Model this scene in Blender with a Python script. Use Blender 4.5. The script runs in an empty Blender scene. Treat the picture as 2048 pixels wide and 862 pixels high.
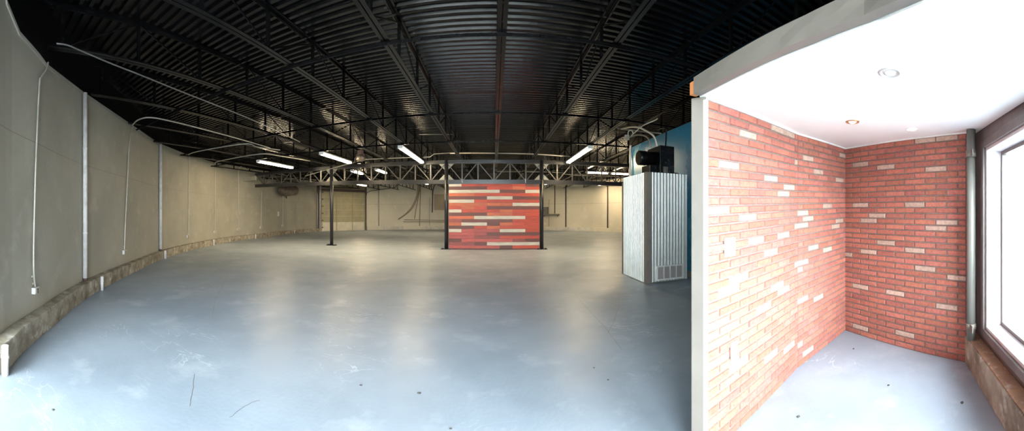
import bpy, math, random
from mathutils import Vector
random.seed(7)
C = bpy.context.scene.collection
SC = bpy.context.scene

# ------------------------------------------------------------------ camera
F = 660.0            # pixels per radian of the cylindrical panorama (2048 px wide)
PX0 = 988.0          # column that looks straight down the joists (+Y)
HY = 428.0           # row of the horizon
EYE = 1.5
cam = bpy.data.cameras.new('camera')
cam.type = 'PANO'
cam.panorama_type = 'CENTRAL_CYLINDRICAL'
cam.central_cylindrical_radius = 1.0
cam.central_cylindrical_range_u_min = -1024 / F
cam.central_cylindrical_range_u_max = 1024 / F
cam.central_cylindrical_range_v_min = -(862 - HY) / F
cam.central_cylindrical_range_v_max = HY / F
cam.clip_start = 0.02
co = bpy.data.objects.new('camera', cam)
C.objects.link(co)
co.location = (0, 0, EYE)
co.rotation_euler = (math.pi / 2, 0, -(1024 - PX0) / F)
SC.camera = co

# ------------------------------------------------------------------ exposure, sky, daylight
SC.view_settings.view_transform = 'Standard'
SC.view_settings.look = 'None'
SC.view_settings.gamma = 1
SC.view_settings.use_curve_mapping = False
SC.view_settings.exposure = 1.6
SC.cycles.max_bounces = 10
SC.cycles.diffuse_bounces = 6
SC.cycles.glossy_bounces = 4
SC.cycles.transparent_max_bounces = 8
SC.cycles.caustics_reflective = False
SC.cycles.caustics_refractive = False
SC.cycles.use_denoising = True
SC.cycles.sample_clamp_indirect = 8
SKY = 14.5
LAMP = 34.0
wd = bpy.data.worlds.new('sky')
SC.world = wd
wd.use_nodes = True
wn = wd.node_tree.nodes
bg = wn['Background']
bg.inputs[0].default_value = (0.91, 0.955, 1.0, 1)
bg.inputs[1].default_value = SKY

# ------------------------------------------------------------------ helpers
def PR(x, r, z=0.0):
    t = (x - PX0) / F
    return Vector((r * math.sin(t), r * math.cos(t), z))

def PY(x, y, Y):
    """point seen at column x, row y, lying on the plane at depth Y"""
    t = (x - PX0) / F
    r = Y / math.cos(t)
    return Vector((r * math.sin(t), Y, EYE + (HY - y) * r / F))

class MB:
    def __init__(s):
        s.v = []; s.f = []; s.c = []; s.smooth = []
    def quad(s, pts, col=None, smooth=False):
        n = len(s.v); s.v += [tuple(p) for p in pts]
        s.f.append(tuple(range(n, n + len(pts)))); s.c.append(col); s.smooth.append(smooth)
    def hexa(s, b, t, col=None):
        """b, t: four bottom and four top corners, counter-clockwise from above"""
        n = len(s.v); s.v += [tuple(p) for p in b] + [tuple(p) for p in t]
        for q in ((3, 2, 1, 0), (4, 5, 6, 7), (0, 1, 5, 4), (1, 2, 6, 5), (2, 3, 7, 6), (3, 0, 4, 7)):
            s.f.append(tuple(n + i for i in q)); s.c.append(col); s.smooth.append(False)
    def box(s, x0, x1, y0, y1, z0, z1, col=None):
        s.hexa([(x0, y0, z0), (x1, y0, z0), (x1, y1, z0), (x0, y1, z0)],
               [(x0, y0, z1), (x1, y0, z1), (x1, y1, z1), (x0, y1, z1)], col)
    def obox(s, o, u, n, a0, a1, b0, b1, z0, z1, col=None):
        o = Vector(o); u = Vector(u); n = Vector(n)
        def p(a, b, z):
            q = o + u * a + n * b
            return (q.x, q.y, z)
        ring = [(a0, b0), (a1, b0), (a1, b1), (a0, b1)]
        s.hexa([p(a, b, z0) for a, b in ring], [p(a, b, z1) for a, b in ring], col)
    def bar(s, p, q, w, h=None, up=(0, 0, 1)):
        """rectangular bar from p to q"""
        p = Vector(p); q = Vector(q); h = h or w
        d = (q - p).normalized(); up = Vector(up)
        if abs(d.dot(up)) > .98: up = Vector((0, 1, 0))
        sd = d.cross(up).normalized() * w / 2; up2 = sd.cross(d).normalized() * h / 2
        s.hexa([p - sd - up2, p + sd - up2, q + sd - up2, q - sd - up2],
               [p - sd + up2, p + sd + up2, q + sd + up2, q - sd + up2])
    def tube(s, pts, r, seg=10, caps=True):
        pts = [Vector(p) for p in pts]
        n0 = len(s.v); prev = None
        for i, p in enumerate(pts):
            d = (pts[min(i + 1, len(pts) - 1)] - pts[max(i - 1, 0)]).normalized()
            if prev is None:
                a = Vector((0, 0, 1)) if abs(d.z) < .9 else Vector((1, 0, 0))
                e = d.cross(a).normalized()
            else:
                e = (prev - d * prev.dot(d)).normalized()
            prev = e; g = d.cross(e)
            rr = r[i] if isinstance(r, (list, tuple)) else r
            for k in range(seg):
                t = 2 * math.pi * k / seg
                s.v.append(tuple(p + e * math.cos(t) * rr + g * math.sin(t) * rr))
        for i in range(len(pts) - 1):
            for k in range(seg):
                a = n0 + i * seg + k; b = n0 + i * seg + (k + 1) % seg
                s.f.append((a, b, b + seg, a + seg)); s.c.append(None); s.smooth.append(True)
        if caps:
            s.f.append(tuple(n0 + k for k in range(seg))[::-1]); s.c.append(None); s.smooth.append(False)
            e0 = n0 + (len(pts) - 1) * seg
            s.f.append(tuple(e0 + k for k in range(seg))); s.c.append(None); s.smooth.append(False)
    def lathe(s, c, prof, seg=28, axis='z'):
        c = Vector(c); n0 = len(s.v)
        for rr, h in prof:
            for k in range(seg):
                t = 2 * math.pi * k / seg; a, b = rr * math.cos(t), rr * math.sin(t)
                o = {'z': (a, b, h), 'x': (h, a, b), 'y': (b, h, a)}[axis]
                s.v.append(tuple(c + Vector(o)))
        for i in range(len(prof) - 1):
            for k in range(seg):
                a = n0 + i * seg + k; b = n0 + i * seg + (k + 1) % seg
                s.f.append((a, b, b + seg, a + seg)); s.c.append(None); s.smooth.append(True)
        s.f.append(tuple(n0 + k for k in range(seg))[::-1]); s.c.append(None); s.smooth.append(False)
        e0 = n0 + (len(prof) - 1) * seg
        s.f.append(tuple(e0 + k for k in range(seg))); s.c.append(None); s.smooth.append(False)
    def build(s, name, m, parent=None, origin=None, bevel=0):
        org = Vector(origin) if origin is not None else None
        if parent is not None:
            off = parent_world(parent)
        elif org is not None:
            off = org
        else:
            off = Vector((0, 0, 0))
        me = bpy.data.meshes.new(name)
        me.from_pydata([tuple(Vector(v) - off) for v in s.v], [], s.f)
        me.polygons.foreach_set('use_smooth', s.smooth)
        if any(c is not None for c in s.c):
            at = me.attributes.new('col', 'FLOAT_COLOR', 'FACE')
            fl = []
            for c in s.c:
                c = c or (1, 1, 1); fl += [c[0], c[1], c[2], 1]
            at.data.foreach_set('color', fl)
        me.materials.append(m)
        me.validate(); me.update()
        o = bpy.data.objects.new(name, me)
        C.objects.link(o)
        if parent is not None: o.parent = parent
        elif org is not None: o.location = org
        if bevel:
            b = o.modifiers.new('bevel', 'BEVEL'); b.width = bevel; b.segments = 2; b.limit_method = 'ANGLE'
        return o

def parent_world(o):
    p = Vector(o.location)
    while o.parent: o = o.parent; p += Vector(o.location)
    return p

def tag(o, label, cat, group=None):
    o['label'] = label; o['category'] = cat
    if group: o['group'] = group
    return o
def thing(name, label, cat, loc, group=None):
    o = bpy.data.objects.new(name, None); o.empty_display_size = .1
    C.objects.link(o); o.location = loc
    return tag(o, label, cat, group)
def struct(o):
    o['kind'] = 'structure'; return o

def copy_tree(o, loc=None, parent=None):
    c = o.copy(); C.objects.link(c)
    if parent is not None: c.parent = parent
    for ch in list(o.children): copy_tree(ch, None, c)
    if loc is not None: c.location = loc
    return c

def smooth_pts(pts, n=6):
    """Catmull-Rom through pts"""
    pts = [Vector(p) for p in pts]; out = []
    for i in range(len(pts) - 1):
        p0 = pts[max(i - 1, 0)]; p1 = pts[i]; p2 = pts[i + 1]; p3 = pts[min(i + 2, len(pts) - 1)]
        for k in range(n):
            t = k / n
            out.append(.5 * ((2 * p1) + (p2 - p0) * t + (2 * p0 - 5 * p1 + 4 * p2 - p3) * t * t + (3 * p1 - p0 - 3 * p2 + p3) * t ** 3))
    out.append(pts[-1]); return out

# ------------------------------------------------------------------ materials
def mat(name, base, rough=.6, metal=0, var=None, scale=3, bump=0, bscale=40, spec=.5, attr=False,
        var2=None, scale2=12, emit=None, es=0, coat=0, rvar=0):
    m = bpy.data.materials.new(name); m.use_nodes = True
    nt = m.node_tree; N = nt.nodes; L = nt.links; b = N['Principled BSDF']
    b.inputs['Roughness'].default_value = rough; b.inputs['Metallic'].default_value = metal
    b.inputs['Specular IOR Level'].default_value = spec
    b.inputs['Coat Weight'].default_value = coat
    tc = N.new('ShaderNodeTexCoord')
    src = None
    if attr:
        a = N.new('ShaderNodeAttribute'); a.attribute_name = 'col'; src = a.outputs['Color']
    else:
        r = N.new('ShaderNodeRGB'); r.outputs[0].default_value = (*base, 1); src = r.outputs[0]
    def layer(src, colr, sc, lo, hi, detail=6):
        n = N.new('ShaderNodeTexNoise'); n.inputs['Scale'].default_value = sc
        n.inputs['Detail'].default_value = detail; n.inputs['Roughness'].default_value = .6
        L.new(tc.outputs['Object'], n.inputs['Vector'])
        mr = N.new('ShaderNodeMapRange'); mr.inputs[1].default_value = lo; mr.inputs[2].default_value = hi
        L.new(n.outputs['Fac'], mr.inputs[0])
        mx = N.new('ShaderNodeMix'); mx.data_type = 'RGBA'
        L.new(mr.outputs[0], mx.inputs[0]); L.new(src, mx.inputs[6])
        if attr: mx.blend_type = 'MULTIPLY'
        mx.inputs[7].default_value = (*colr, 1)
        return mx.outputs[2], mr.outputs[0]
    if var: src, _ = layer(src, var, scale, .4, .65)
    if var2: src, _ = layer(src, var2, scale2, .55, .75)
    L.new(src, b.inputs['Base Color'])
    if rvar:
        n = N.new('ShaderNodeTexNoise'); n.inputs['Scale'].default_value = 1.3; n.inputs['Detail'].default_value = 5
        L.new(tc.outputs['Object'], n.inputs['Vector'])
        mr = N.new('ShaderNodeMapRange'); mr.inputs[1].default_value = .3; mr.inputs[2].default_value = .7
        mr.inputs[3].default_value = rough - rvar; mr.inputs[4].default_value = rough + rvar
        L.new(n.outputs['Fac'], mr.inputs[0]); L.new(mr.outputs[0], b.inputs['Roughness'])
    if bump:
        n = N.new('ShaderNodeTexNoise'); n.inputs['Scale'].default_value = bscale; n.inputs['Detail'].default_value = 4
        L.new(tc.outputs['Object'], n.inputs['Vector'])
        bp = N.new('ShaderNodeBump'); bp.inputs['Strength'].default_value = bump; bp.inputs['Distance'].default_value = .01
        L.new(n.outputs['Fac'], bp.inputs['Height']); L.new(bp.outputs[0], b.inputs['Normal'])
    if emit:
        b.inputs['Emission Color'].default_value = (*emit, 1); b.inputs['Emission Strength'].default_value = es
    return m

M = {}
M['wall'] = mat('grey_wall_paint', (.36, .345, .285), .55, var=(.30, .29, .24), scale=.7, var2=(.42, .40, .34), scale2=2.2, bump=.15, bscale=60)
M['farwall'] = mat('lamplit_wall_paint', (.74, .69, .56), .6, var=(.64, .59, .48), scale=.5, var2=(.8, .76, .65), scale2=2, bump=.1, bscale=30)  # same paint as the left wall; its lamp light put into a lighter colour
M['curb'] = mat('worn_concrete_curb', (.33, .30, .235), .8, var=(.14, .115, .08), scale=4, var2=(.62, .60, .54), scale2=5, bump=.6, bscale=18)
M['curbwhite'] = mat('whitewashed_curb', (.7, .68, .62), .7, var=(.5, .47, .4), scale=1.5, bump=.3, bscale=20)
M['black'] = mat('black_gloss_paint', (.004, .004, .0045), .26, var=(.007, .007, .0075), scale=8, bump=.1, bscale=20, spec=.2)
M['deck'] = mat('black_painted_steel_deck', (.002, .002, .0025), .24, var=(.004, .004, .005), scale=3, spec=.22)
M['blackpost'] = mat('black_post_paint', (.014, .015, .018), .28, bump=.2, bscale=25)
M['conduit'] = mat('painted_conduit', (.50, .48, .42), .4, metal=.35, var=(.40, .38, .33), scale=5)
M['whitepipe'] = mat('white_plastic_pipe', (.72, .70, .70), .35, var=(.55, .53, .52), scale=6)
M['galv'] = mat('galvanised_steel', (.66, .67, .64), .36, metal=.4, var=(.58, .6, .58), scale=5)
M['wrap'] = mat('grey_metal_wrap', (.20, .18, .155), .5, metal=.1, var=(.165, .15, .13), scale=2.5, bump=.35, bscale=3)
M['white'] = mat('white_paint', (.82, .81, .79), .55, var=(.76, .75, .73), scale=2)
M['ceilwhite'] = mat('white_ceiling_paint', (.86, .85, .82), .7, var=(.82, .81, .79), scale=1.2, bump=.1, bscale=80)
M['blue'] = mat('blue_wall_paint', (.02, .19, .33), .3, var=(.016, .15, .27), scale=1.5, bump=.1, bscale=20, rvar=.08)
M['brick'] = mat('thin_brick', (1, 1, 1), .8, attr=True, var=(.8, .76, .74), scale=30, var2=(.62, .55, .52), scale2=70, bump=.5, bscale=90)
M['mortar'] = mat('grey_mortar', (.20, .145, .13), .9, var=(.16, .115, .10), scale=20, bump=.4, bscale=120)
M['plank'] = mat('stained_planks', (1, 1, 1), .5, attr=True, bump=.15, bscale=20)
M['frame'] = mat('brown_grey_frame_paint', (.15, .125, .12), .45, var=(.11, .09, .085), scale=4, bump=.1)
M['jamb'] = mat('pale_jamb_paint', (.62, .59, .6), .5, var=(.55, .52, .53), scale=4)
M['ledge'] = mat('rusty_brown_ledge', (.30, .17, .10), .7, var=(.20, .11, .07), scale=6, var2=(.45, .36, .3), scale2=14, bump=.4)
M['rust'] = mat('rusty_brown_steel', (.09, .055, .05), .6, var=(.06, .035, .03), scale=6)
M['doorpanel'] = mat('tan_door_panel', (.40, .36, .23), .5, var=(.33, .30, .19), scale=2)
M['doorwhite'] = mat('cream_door_panel', (.72, .68, .56), .5, var=(.62, .58, .47), scale=2)
M['orange'] = mat('raw_orange_wood', (.55, .20, .07), .6)
M['grey'] = mat('grey_metal_box', (.20, .20, .18), .5, metal=.3)
M['hose'] = mat('tan_rubber_hose', (.33, .25, .17), .6)
M['foil'] = mat('crumpled_foil_wrap', (.20, .165, .14), .35, metal=.3, var=(.08, .065, .055), scale=4, bump=1, bscale=9)
M['tube'] = mat('lit_lamp_tube', (1, .9, .7), .5, emit=(1, .80, .52), es=LAMP)
M['bulb'] = mat('lit_bulb', (1, .9, .7), .5, emit=(1, .75, .45), es=6)
M['lens'] = mat('frosted_bulb', (.85, .83, .8), .25)
M['vent'] = mat('vent_slats', (.55, .50, .48), .5)
M['pebble'] = mat('dark_debris', (.06, .055, .05), .8)
M['patch'] = mat('tan_wall_patch', (.46, .38, .28), .7, var=(.42, .34, .25), scale=2)
M['pave'] = mat('outdoor_pavement', (.5, .5, .48), .9, var=(.42, .42, .4), scale=2)

# floor: painted concrete with pale scuffs and a few dark stains
m = mat('blue_grey_floor_paint', (.32, .375, .435), .40, var=(.24, .29, .345), scale=.55, var2=(.41, .46, .51), scale2=1.7, bump=.12, bscale=25, rvar=.06, spec=.28)
nt = m.node_tree; N = nt.nodes; L = nt.links; b = N['Principled BSDF']
old = b.inputs['Base Color'].links[0].from_socket
tc = [n for n in N if n.type == 'TEX_COORD'][0]
mp = N.new('ShaderNodeMapping'); mp.inputs['Scale'].default_value = (1.0, 2.6, 1); mp.inputs['Rotation'].default_value = (0, 0, .5)
L.new(tc.outputs['Object'], mp.inputs['Vector'])
ns = N.new('ShaderNodeTexNoise'); ns.inputs['Scale'].default_value = 1.1; ns.inputs['Detail'].default_value = 8; ns.inputs['Distortion'].default_value = 1.2
L.new(mp.outputs[0], ns.inputs['Vector'])
r1 = N.new('ShaderNodeValToRGB'); r1.color_ramp.elements[0].position = .495; r1.color_ramp.elements[0].color = (0, 0, 0, 1)
r1.color_ramp.elements[1].position = .51; r1.color_ramp.elements[1].color = (0, 0, 0, 1)
e = r1.color_ramp.elements.new(.502); e.color = (1, 1, 1, 1)
L.new(ns.outputs['Fac'], r1.inputs[0])
n2 = N.new('ShaderNodeTexNoise'); n2.inputs['Scale'].default_value = .8; n2.inputs['Detail'].default_value = 3
L.new(tc.outputs['Object'], n2.inputs['Vector'])
mr = N.new('ShaderNodeMapRange'); mr.inputs[1].default_value = .52; mr.inputs[2].default_value = .68; mr.inputs[4].default_value = .75
L.new(n2.outputs['Fac'], mr.inputs[0])
mu = N.new('ShaderNodeMath'); mu.operation = 'MULTIPLY'; L.new(r1.outputs[0], mu.inputs[0]); L.new(mr.outputs[0], mu.inputs[1])
mx = N.new('ShaderNodeMix'); mx.data_type = 'RGBA'; mx.inputs[7].default_value = (.66, .71, .76, 1)
L.new(mu.outputs[0], mx.inputs[0]); L.new(old, mx.inputs[6]); L.new(mx.outputs[2], b.inputs['Base Color'])
M['floor'] = m

# glass
m = bpy.data.materials.new('window_glass'); m.use_nodes = True
nt = m.node_tree; N = nt.nodes; L = nt.links
N.remove(N['Principled BSDF'])
tr = N.new('ShaderNodeBsdfTransparent'); tr.inputs[0].default_value = (.93, .96, .96, 1)
gl = N.new('ShaderNodeBsdfGlossy'); gl.inputs['Roughness'].default_value = .02
mx = N.new('ShaderNodeMixShader'); mx.inputs[0].default_value = .06
L.new(tr.outputs[0], mx.inputs[1]); L.new(gl.outputs[0], mx.inputs[2]); L.new(mx.outputs[0], N['Material Output'].inputs[0])
M['glass'] = m

# wall seams where the sheets meet (at 2.4 m)
for key in ('wall', 'farwall'):
    m = M[key]; nt = m.node_tree; N = nt.nodes; L = nt.links; b = N['Principled BSDF']
    old = b.inputs['Base Color'].links[0].from_socket
    tc = [n for n in N if n.type == 'TEX_COORD'][0]
    sp = N.new('ShaderNodeSeparateXYZ'); L.new(tc.outputs['Object'], sp.inputs[0])
    a = N.new('ShaderNodeMath'); a.operation = 'SUBTRACT'; a.inputs[1].default_value = 2.42; L.new(sp.outputs[2], a.inputs[0])
    c_ = N.new('ShaderNodeMath'); c_.operation = 'ABSOLUTE'; L.new(a.outputs[0], c_.inputs[0])
    d_ = N.new('ShaderNodeMath'); d_.operation = 'LESS_THAN'; d_.inputs[1].default_value = .006; L.new(c_.outputs[0], d_.inputs[0])
    mx = N.new('ShaderNodeMix'); mx.data_type = 'RGBA'; mx.inputs[7].default_value = (.25, .235, .19, 1)
    L.new(d_.outputs[0], mx.inputs[0]); L.new(old, mx.inputs[6]); L.new(mx.outputs[2], b.inputs['Base Color'])

# ------------------------------------------------------------------ plan of the room
DECK = 4.42
base_left = [(5, 747), (50, 702), (100, 659), (150, 615), (200, 581), (260, 550), (325, 518.5), (375, 503), (425, 491), (470, 482.5), (520, 476.5), (578, 468), (640, 463)]
base_far = [(640, 463), (732, 460.5), (806, 459.3), (890, 459), (1000, 459.6), (1086, 461), (1165, 462.5), (1240, 465), (1300, 468)]
cl = [PR(x, EYE * F / (y - HY)) for x, y in base_left]
cf = [PR(x, EYE * F / (y - HY)) for x, y in base_far]
# the last left points settle onto the truss end
cl = [Vector((-2.62, -2.25, 0)), Vector((-2.75, -.9, 0)), Vector((-2.88, -.15, 0))] + cl
def offset(pl, d):
    out = []
    for i, p in enumerate(pl):
        a = pl[max(i - 1, 0)]; b_ = pl[min(i + 1, len(pl) - 1)]
        t = (b_ - a).normalized(); n = Vector((-t.y, t.x, 0))
        out.append(p + n * d)
    return out
def dense(pl, n=4): return smooth_pts(pl, n)
curbL = dense(cl); curbF = dense(cf)
wallL = offset(curbL, .16); wallF = offset(curbF, .16)
# left polyline runs front to back: outward is to its left (+n).  far runs left to right: outward = +n as well
def ray_hit(pl, x):
    t = (x - PX0) / F; dx, dy = math.sin(t), math.cos(t)
    best = None
    for i in range(len(pl) - 1):
        a, b_ = pl[i], pl[i + 1]; ex, ey = b_.x - a.x, b_.y - a.y
        den = dx * ey - dy * ex
        if abs(den) < 1e-9: continue
        r = (a.x * ey - a.y * ex) / den; s = (a.x * dy - a.y * dx) / den
        if -1e-6 <= s <= 1 + 1e-6 and r > 0 and (best is None or r < best[0]):
            tt = Vector((ex, ey, 0)).normalized(); best = (r, Vector((a.x + ex * s, a.y + ey * s, 0)), tt, Vector((tt.y, -tt.x, 0)))
    return best   # r, point, tangent, inward normal
def on_wall(pl, x, y, d=0):
    r, p, t, n = ray_hit(pl, x)
    q = p + n * d; rr = math.hypot(q.x, q.y)
    q.z = EYE + (HY - y) * rr / F
    return q

# ------------------------------------------------------------------ floor, deck, walls
mb = MB(); mb.box(-19, 12.2, -3, 34, -.12, 0); struct(mb.build('floor', M['floor']))
mb = MB(); mb.box(-40, 40, -40, 60, -.3, -.13); struct(mb.build('ground', M['pave']))

# corrugated roof deck
mb = MB(); y = -3.0; prof = []
while y < 34:
    prof += [(y, DECK), (y + .055, DECK), (y + .075, DECK + .04), (y + .132, DECK + .04)]; y += .152
for i in range(len(prof) - 1):
    (ya, za), (yb, zb) = prof[i], prof[i + 1]
    mb.quad([(-19, ya, za), (-19, yb, zb), (12.2, yb, zb), (12.2, ya, za)])
mb.box(-19, 12.2, -3, 34, DECK + .06, DECK + .2)
struct(mb.build('ceiling', M['deck']))

top_tab = [(0, -160), (10, 0), (37, 65), (75, 107), (92, 130), (165, 185), (265, 252), (317, 287), (377, 311), (430, 326), (475, 333), (512, 340), (560, 346), (600, 351), (640, 355)]
def wall_top(p):
    t = math.atan2(p.x, p.y); x = PX0 + t * F; r = math.hypot(p.x, p.y)
    if x <= 0: return 4.2
    for (xa, ya), (xb, yb) in zip(top_tab, top_tab[1:]):
        if xa <= x <= xb:
            yy = ya + (yb - ya) * (x - xa) / (xb - xa)
            return min(DECK, EYE + (HY - yy) * r / F)
    return DECK
def strip(mb, pl, th, z0, z1):
    """wall of thickness th outwards from polyline pl; z0,z1 numbers or lists"""
    out = offset(pl, th)
    n = len(pl)
    Z0 = z0 if isinstance(z0, list) else [z0] * n; Z1 = z1 if isinstance(z1, list) else [z1] * n
    base = len(mb.v)
    for i in range(n):
        for p, z in ((pl[i], Z0[i]), (pl[i], Z1[i]), (out[i], Z1[i]), (out[i], Z0[i])): mb.v.append((p.x, p.y, z))
    def f(*q, sm=False): mb.f.append(q); mb.c.append(None); mb.smooth.append(sm)
    for i in range(n - 1):
        a = base + 4 * i; b_ = a + 4
        for k in range(4): f(a + k, b_ + k, b_ + (k + 1) % 4, a + (k + 1) % 4)
    f(base + 3, base + 2, base + 1, base); e = base + 4 * (n - 1); f(e, e + 1, e + 2, e + 3)
tops = [wall_top(p) for p in wallL]
mb = MB(); strip(mb, wallL, .25, 0.0, tops); struct(mb.build('wall_left', M['wall']))
mb = MB(); strip(mb, wallL, .25, [t + .002 for t in tops], [max(DECK - .001, t + .05) for t in tops]); struct(mb.build('wall_left_upper', M['black']))
# greenish rim along the top of the painted wall
mb = MB(); strip(mb, offset(wallL, -.02), .018, [t - .035 for t in tops], [t + .01 for t in tops]); struct(mb.build('trim_1', M['wall']))
iw = [i for i, p in enumerate(curbF)]
mb = MB(); strip(mb, wallF, .25, 0.0, DECK - .002); struct(mb.build('wall_back', M['farwall']))
pe = wallF[-1]
mb = MB(); strip(mb, [pe, Vector((11.6, pe.y - 1.6, 0)), Vector((11.7, 3.3, 0))], .2, 0, DECK - .002); struct(mb.build('wall_right', M['farwall']))

# curbs
mb = MB()
cc = curbL[:]
strip(mb, cc, .158, 0.0, .27)
struct(mb.build('trim_2', M['curb'], bevel=.008))
def sub_poly(pl, x0, x1, n=12):
    return [ray_hit(pl, x0 + (x1 - x0) * i / n)[1] for i in range(n + 1)]
mb = MB(); strip(mb, sub_poly(curbF, 734, 1298, 40), .158, 0.0, .33); struct(mb.build('trim_3', M['farwall'], bevel=.01))
for k, (xa, xb) in enumerate([(767, 807), (851, 888), (1113, 1187), (1090, 1112)]):
    pl = offset(sub_poly(curbF, xa, xb, 6), -.014)
    mb = MB(); strip(mb, pl, .012, 0.01, .34); struct(mb.build('trim_%d' % (4 + k), M['curbwhite']))

# ------------------------------------------------------------------ storefront wall (through which the daylight comes)
O = Vector((3.31, .48, 0)); SU = Vector((-.923, -.385, 0)).normalized(); SN = Vector((.385, -.923, 0)).normalized()   # along, outward
def sbox(mb, a0, a1, b0, b1, z0, z1): mb.obox(O, SU, SN, a0, a1, b0, b1, z0, z1)
WIN = [(.29, 2.30, .42, 2.12), (2.62, 4.4, .05, 3.9), (4.52, 6.4, .05, 3.9)]
TW0, TW1 = .13, .33
mb = MB(); cur = -9.4
for a0, a1, z0, z1 in WIN:
    sbox(mb, cur, a0, TW0, TW1, 0, DECK - .003)
    sbox(mb, a0, a1, TW0, TW1, 0, z0); sbox(mb, a0, a1, TW0, TW1, z1, DECK - .003)
    cur = a1
sbox(mb, cur, 7.2, TW0, TW1, 0, DECK - .003)
struct(mb.build('wall_front', M['frame']))
for k, (a0, a1, z0, z1) in enumerate(WIN):
    w = bpy.data.objects.new('window_%d' % (k + 1), None); C.objects.link(w); struct(w)
    q = O + SU * (a0 + a1) / 2 + SN * .2; w.location = (q.x, q.y, z0)
    # pale liner of the opening
    mb = MB(); t = .03
    sbox(mb, a0, a0 + t, TW0 - .002, TW1 + .01, z0, z1); sbox(mb, a1 - t, a1, TW0 - .002, TW1 + .01, z0, z1)
    sbox(mb, a0 + t, a1 - t, TW0 - .002, TW1 + .01, z0, z0 + t); sbox(mb, a0 + t, a1 - t, TW0 - .002, TW1 + .01, z1 - t, z1)
    mb.build('jamb_liner', M['jamb'], w)
    mb = MB(); s_ = a0 + t; e_ = a1 - t
    for (p, q_) in ((s_, s_ + .035), (e_ - .035, e_)): sbox(mb, p, q_, .27, .31, z0 + t, z1 - t)
    for (p, q_) in ((z0 + t, z0 + t + .035), (z1 - t - .035, z1 - t)): sbox(mb, s_ + .035, e_ - .035, .27, .31, p, q_)
    mb.build('window_frame', M['frame'], w)
    mb = MB(); sbox(mb, s_ + .035, e_ - .035, .286, .292, z0 + t + .035, z1 - t - .035); mb.build('pane', M['glass'], w)
    # casing on the inside face
    mb = MB(); d0, d1 = TW0 - .03, TW0 - .001
    sbox(mb, a0 - .07, a0, d0, d1, z0 - .07, z1 + .07); sbox(mb, a1, a1 + .07, d0, d1, z0 - .07, z1 + .07)
    sbox(mb, a0, a1, d0, d1, z0 - .07, z0); sbox(mb, a0, a1, d0, d1, z1, z1 + .07)
    mb.build('casing', M['frame'], w, bevel=.004)
    # daylight portal: guides the sky's light through this opening
    ld = bpy.data.lights.new('sky_portal', 'AREA'); ld.shape = 'RECTANGLE'; ld.size = a1 - a0 - .1; ld.size_y = z1 - z0 - .1
    ld.cycles.is_portal = True
    lo = bpy.data.objects.new('sky_portal', ld); C.objects.link(lo)
    q = O + SU * (a0 + a1) / 2 + SN * .36
    lo.location = (q.x, q.y, (z0 + z1) / 2)
    lo.rotation_euler = (-SN).to_track_quat('-Z', 'Y').to_euler()

# curb below the alcove window
mb = MB(); sbox(mb, 0.0, 2.34, 0, .125, 0, .27); struct(mb.build('trim_8', M['curb'], bevel=.01))
mb = MB(); sbox(mb, 0.0, 2.34, .012, .127, .271, .285); struct(mb.build('trim_9', M['ledge'], bevel=.004))

# ------------------------------------------------------------------ brick alcove
A0 = Vector((1.20, 1.615, 0)); A1 = Vector((2.55, 1.95, 0)); A2 = Vector((3.73, 2.07, 0)); B1 = Vector((3.31, .46, 0))
def ceil_z(x): return EYE + .71 + .055 * (x - 1.15)
def near_list(px, py, lst, tol=11):
    return any(abs(px - a) < tol and abs(py - b_) < tol * .62 for a, b_ in lst)
pale_left = [(1537,364),(1573,381),(1437,427),(1493,443),(1615,421),(1623,433),(1586,450),(1575,466),(1509,490),(1552,498),(1633,492),(1655,498),(1616,522),(1668,451),(1674,441),(1673,358),(1638,339),(1654,410),(1505,265),(1570,270),(1557,257),(1612,320),(1455,336),(1572,382),(1680,308),(1477,566),(1460,590),(1565,568),(1576,577),(1617,598),(1642,597),(1514,622),(1579,693),(1545,704),(1465,739),(1620,702),(1605,537)]
pale_back = [(1719,336),(1775,341),(1886,339),(1817,406),(1721,419),(1738,430),(1888,442),(1863,454),(1757,485),(1818,500),(1721,503),(1705,512),(1838,276),(1905,275),(1841,538),(1910,560),(1723,566),(1779,587),(1891,621),(1821,668),(1723,652),(1737,432)]
NR = 37
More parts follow.
